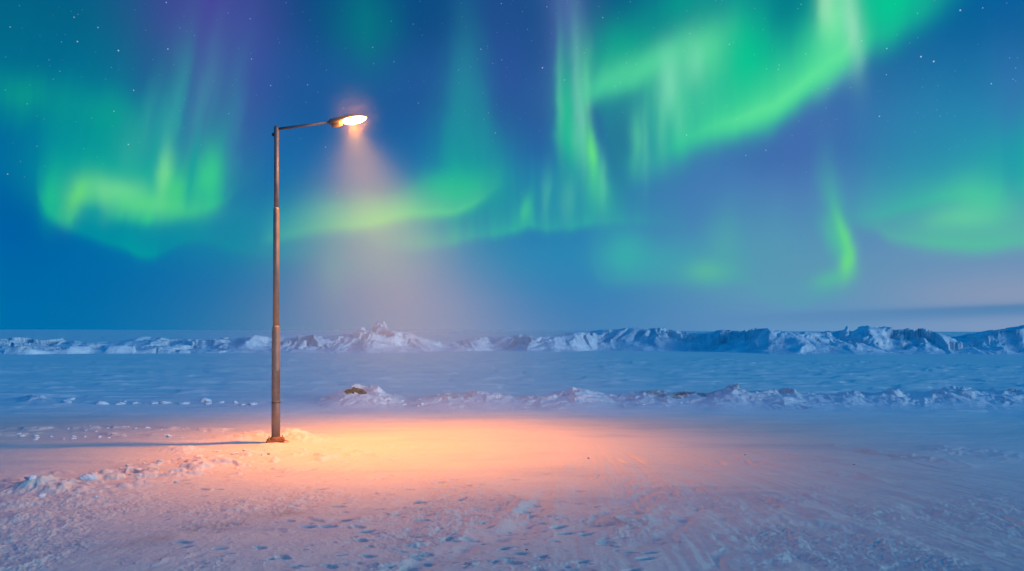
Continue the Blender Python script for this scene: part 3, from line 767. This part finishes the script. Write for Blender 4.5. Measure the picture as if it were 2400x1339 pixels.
# base plate, tilted and rusty, with bolts
def box_bm(sx, sy, sz, bev=.006):
    bm = bmesh.new(); bmesh.ops.create_cube(bm, size=1)
    for v in bm.verts: v.co = Vector((v.co.x * sx, v.co.y * sy, v.co.z * sz))
    bmesh.ops.bevel(bm, geom=bm.edges[:], offset=bev, segments=2, affect='EDGES'); return bm
plate = mesh_obj('base_plate', box_bm(.27, .25, .022, .005), M_rust, post, False, (.0, -.0, .028)); plate.rotation_euler = (.03, -.05, .35)
skirt = lathe('base_collar', [(.098, .0), (.095, .03), (.080, .05), (.072, .062), (.067, .066)], M_rust, post, 32, (0, 0, .02))
foot = mesh_obj('concrete_footing', box_bm(.26, .24, .09, .012), M_dark, post, False, (-.02, 0, -.03)); foot.rotation_euler = (0, 0, .35)
for (a, b) in ((.10, .09), (-.10, .09), (.10, -.09), (-.10, -.09)):
    v = Matrix.Rotation(.35, 3, 'Z') @ Vector((a, b, 0))
    lathe('anchor_bolt', [(.016, 0), (.016, .018), (.008, .019), (.008, .05), (.006, .052)], M_rust, post, 6, (v.x, v.y, .038 - a * -.05))
# rusty strap end bent out at the right
bm = box_bm(.11, .03, .008, .002); st_ = mesh_obj('bent_strap', bm, M_rust, post, False, (.165, -.03, .028)); st_.rotation_euler = (0, .28, -.15)
# clamp stub at the back of the pole top
ear = mesh_obj('clamp', box_bm(.05, .03, .05, .006), M_dark, post, False, (-.045, 0, zz(317)))
# arm
def tube(name, p0, p1, r0, r1, mat, parent, seg=24):
    d = Vector(p1) - Vector(p0)
    o = lathe(name, [(r0, 0), (r1, d.length)], mat, parent, seg, p0)
    o.rotation_euler = d.to_track_quat('Z', 'Y').to_euler(); return o
AX = lambda px: (px - 647.5) / PM
ay = .10                                           # the arm swings very slightly away
def apt(px, py, k=None): return (AX(px), ay * AX(px), zz(py))
tube('arm', apt(650, 304), apt(779, 282.5), .0215, .0185, M_pole, post)
# luminaire
head = bpy.data.objects.new('lamp_head', None); COL.objects.link(head); head.parent = post
head.location = apt(812, 277); tilt = math.atan2(11, 62)
head.rotation_euler = (R(-7), -tilt, math.atan(ay))
def shell(name, sections, mat, parent, seg=28, capend=True, mod=2.4):
    bm = bmesh.new(); rings = []
    for x, w, zt, zb in sections:                  # superellipse section: half width, top, bottom
        ring = []
        for i in range(seg):
            a = 2 * math.pi * i / seg; c, s_ = math.cos(a), math.sin(a)
            yy = w * math.copysign(abs(c) ** (2 / mod), c)
            ring.append(bm.verts.new((x, yy, (zt if s_ > 0 else zb) * abs(s_) ** (2 / mod) if (zt > 0 or s_ <= 0) else zt + 0.0)))
        rings.append(ring)
    for a, b in zip(rings, rings[1:]):
        for i in range(seg): bm.faces.new((a[i], b[i], b[(i + 1) % seg], a[(i + 1) % seg]))
    bm.faces.new(rings[0]); bm.faces.new(rings[-1][::-1])
    return mesh_obj(name, bm, mat, parent, True)
# head frame: x along the arm. 1 photo px = 1/PM m
h_ = 1 / PM
shell('housing', [(-46 * h_, .030, .030, -.040), (-44 * h_, .050, .046, -.045), (-30 * h_, .068, .058, -.05), (-14 * h_, .085, .066, -.022), (4 * h_, .105, .066, -.012), (20 * h_, .108, .056, -.010), (34 * h_, .085, .040, -.008), (43 * h_, .04, .02, -.006), (45 * h_, .012, .008, -.004)], M_head, head)
shell('gear_cover', [(-40 * h_, .042, -.03, -.085), (-36 * h_, .052, -.03, -.094), (-24 * h_, .055, -.03, -.088), (-16 * h_, .05, -.03, -.07)], M_head, head)
ml, tl, bl = principled('lit_lens')
bl.inputs['Base Color'].default_value = (1, .8, .5, 1); bl.inputs['Emission Color'].default_value = (1, .36, .05, 1); bl.inputs['Emission Strength'].default_value = 600.0
lens = shell('lens', [(-13 * h_, .02, .0, -.018), (-11 * h_, .06, .0, -.040), (-2 * h_, .084, .0, -.058), (14 * h_, .088, .0, -.062), (28 * h_, .076, .0, -.050), (37 * h_, .045, .0, -.032), (41 * h_, .01, .0, -.014)], ml, head)
LAMP = Vector(post.location) + Vector(apt(824, 279)) + Vector((0, -.02, -.075))

ld = bpy.data.lights.new('lamp_light', 'POINT'); lo = bpy.data.objects.new('lamp_light', ld); COL.objects.link(lo)
lo.location = LAMP; ld.shadow_soft_size = .09
ld.color = (1.0, .305, .0); ld.energy = 3000.0
ld.use_nodes = True; lt = ld.node_tree; L = NT(lt)
em = [n for n in lt.nodes if n.type == 'EMISSION'][0]
geo = L.new('ShaderNodeNewGeometry')
aim = (Vector((gp(1060, 1050)[0], gp(1060, 1050)[1], 0)) - LAMP).normalized()
ls = L.new('ShaderNodeSeparateXYZ'); lt.links.new(geo.outputs['Incoming'], ls.inputs[0])
lx, ly, lz = (E(L, ls.outputs[i]) for i in range(3))
down = (lz * -1.0).mx(.02)                         # light distribution of the luminaire: wide along the road, thrown outwards
tx = (lx / down - .27) * .8; ty = ly / down + .06
tr = L.math('SQRT', tx * tx + ty * ty)
prof = L.curve((tr * .2).mn(1.0), [(0, 1.0), (.06, .92), (.10, .70), (.14, .43), (.18, .25), (.24, .125), (.34, .08), (.5, .045), (1, .03)])
L.put(em.inputs['Strength'], prof)
# the lamp light belongs to the lamp head
mw = lo.location.copy(); lo.parent = post; lo.location = mw - post.location

# ------------------------------------------------------------------ ice mist shaped into the lamp's beam, with an added glow puff
MC = (-1.1, 10.5); MIST = .05; HALO = 4.0
bm = bmesh.new(); bmesh.ops.create_cube(bm, size=2)
for v in bm.verts: v.co = Vector((MC[0] + v.co.x * 6.5, MC[1] + v.co.y * 4.6, 3.0 + v.co.z * 3.6))
mm = bpy.data.materials.new('beam_mist'); mm.use_nodes = True; nt = mm.node_tree; nt.nodes.clear(); t = NT(nt)
g = t.new('ShaderNodeNewGeometry'); s3 = t.new('ShaderNodeSeparateXYZ'); nt.links.new(g.outputs['Position'], s3.inputs[0])
x, y, z = (E(t, s3.outputs[i]) for i in range(3))
dn = (LAMP.z - z).mx(0.0)
wd = dn * .56 + .34  # mist widens downwards to draw the light cone
q = (x - LAMP.x - dn * .30) / wd; w = (y - LAMP.y) / wd
r_ = (q * q + w * w) * -1.0
lowz = t.math('POWER', t.math('ABSOLUTE', (z - 2.6) * (1 / 3.3)), 8.0)
edge = ((6.3 - t.math('ABSOLUTE', x - MC[0])) / 1.5).clamp() * ((4.5 - t.math('ABSOLUTE', y - MC[1])) / 1.5).clamp()
nz = t.noise(E(t, g.outputs['Position']), .8, 2, .5)
den = (r_ - lowz).exp() * edge * (nz * .8 + .6) * (dn * .40 + .12).mn(1.2) * ((z + .1) * .55).clamp()
hx, hy, hz = x - LAMP.x, y - LAMP.y, z - LAMP.z - .30
halo = ((hx * hx + hy * hy + hz * hz) * -14.0).exp() * HALO  # dense puff added round the head to draw the lamp's glow
den = den + halo
vcol = t.mix((halo * 2.0).clamp(), (.74, 1.0, .5, 1), (1.0, .85, .25, 1))  # beam and glow tints put into the mist colour
pv = t.new('ShaderNodeVolumePrincipled'); t.put(pv.inputs['Color'], vcol)
pv.inputs['Anisotropy'].default_value = 0.0; pv.inputs['Absorption Color'].default_value = (1, 1, 1, 1)
t.put(pv.inputs['Density'], den * MIST)
ou = t.new('ShaderNodeOutputMaterial'); nt.links.new(pv.outputs[0], ou.inputs['Volume'])
mist = mesh_obj('beam_mist', bm, mm, None, False); mist['kind'] = 'stuff'
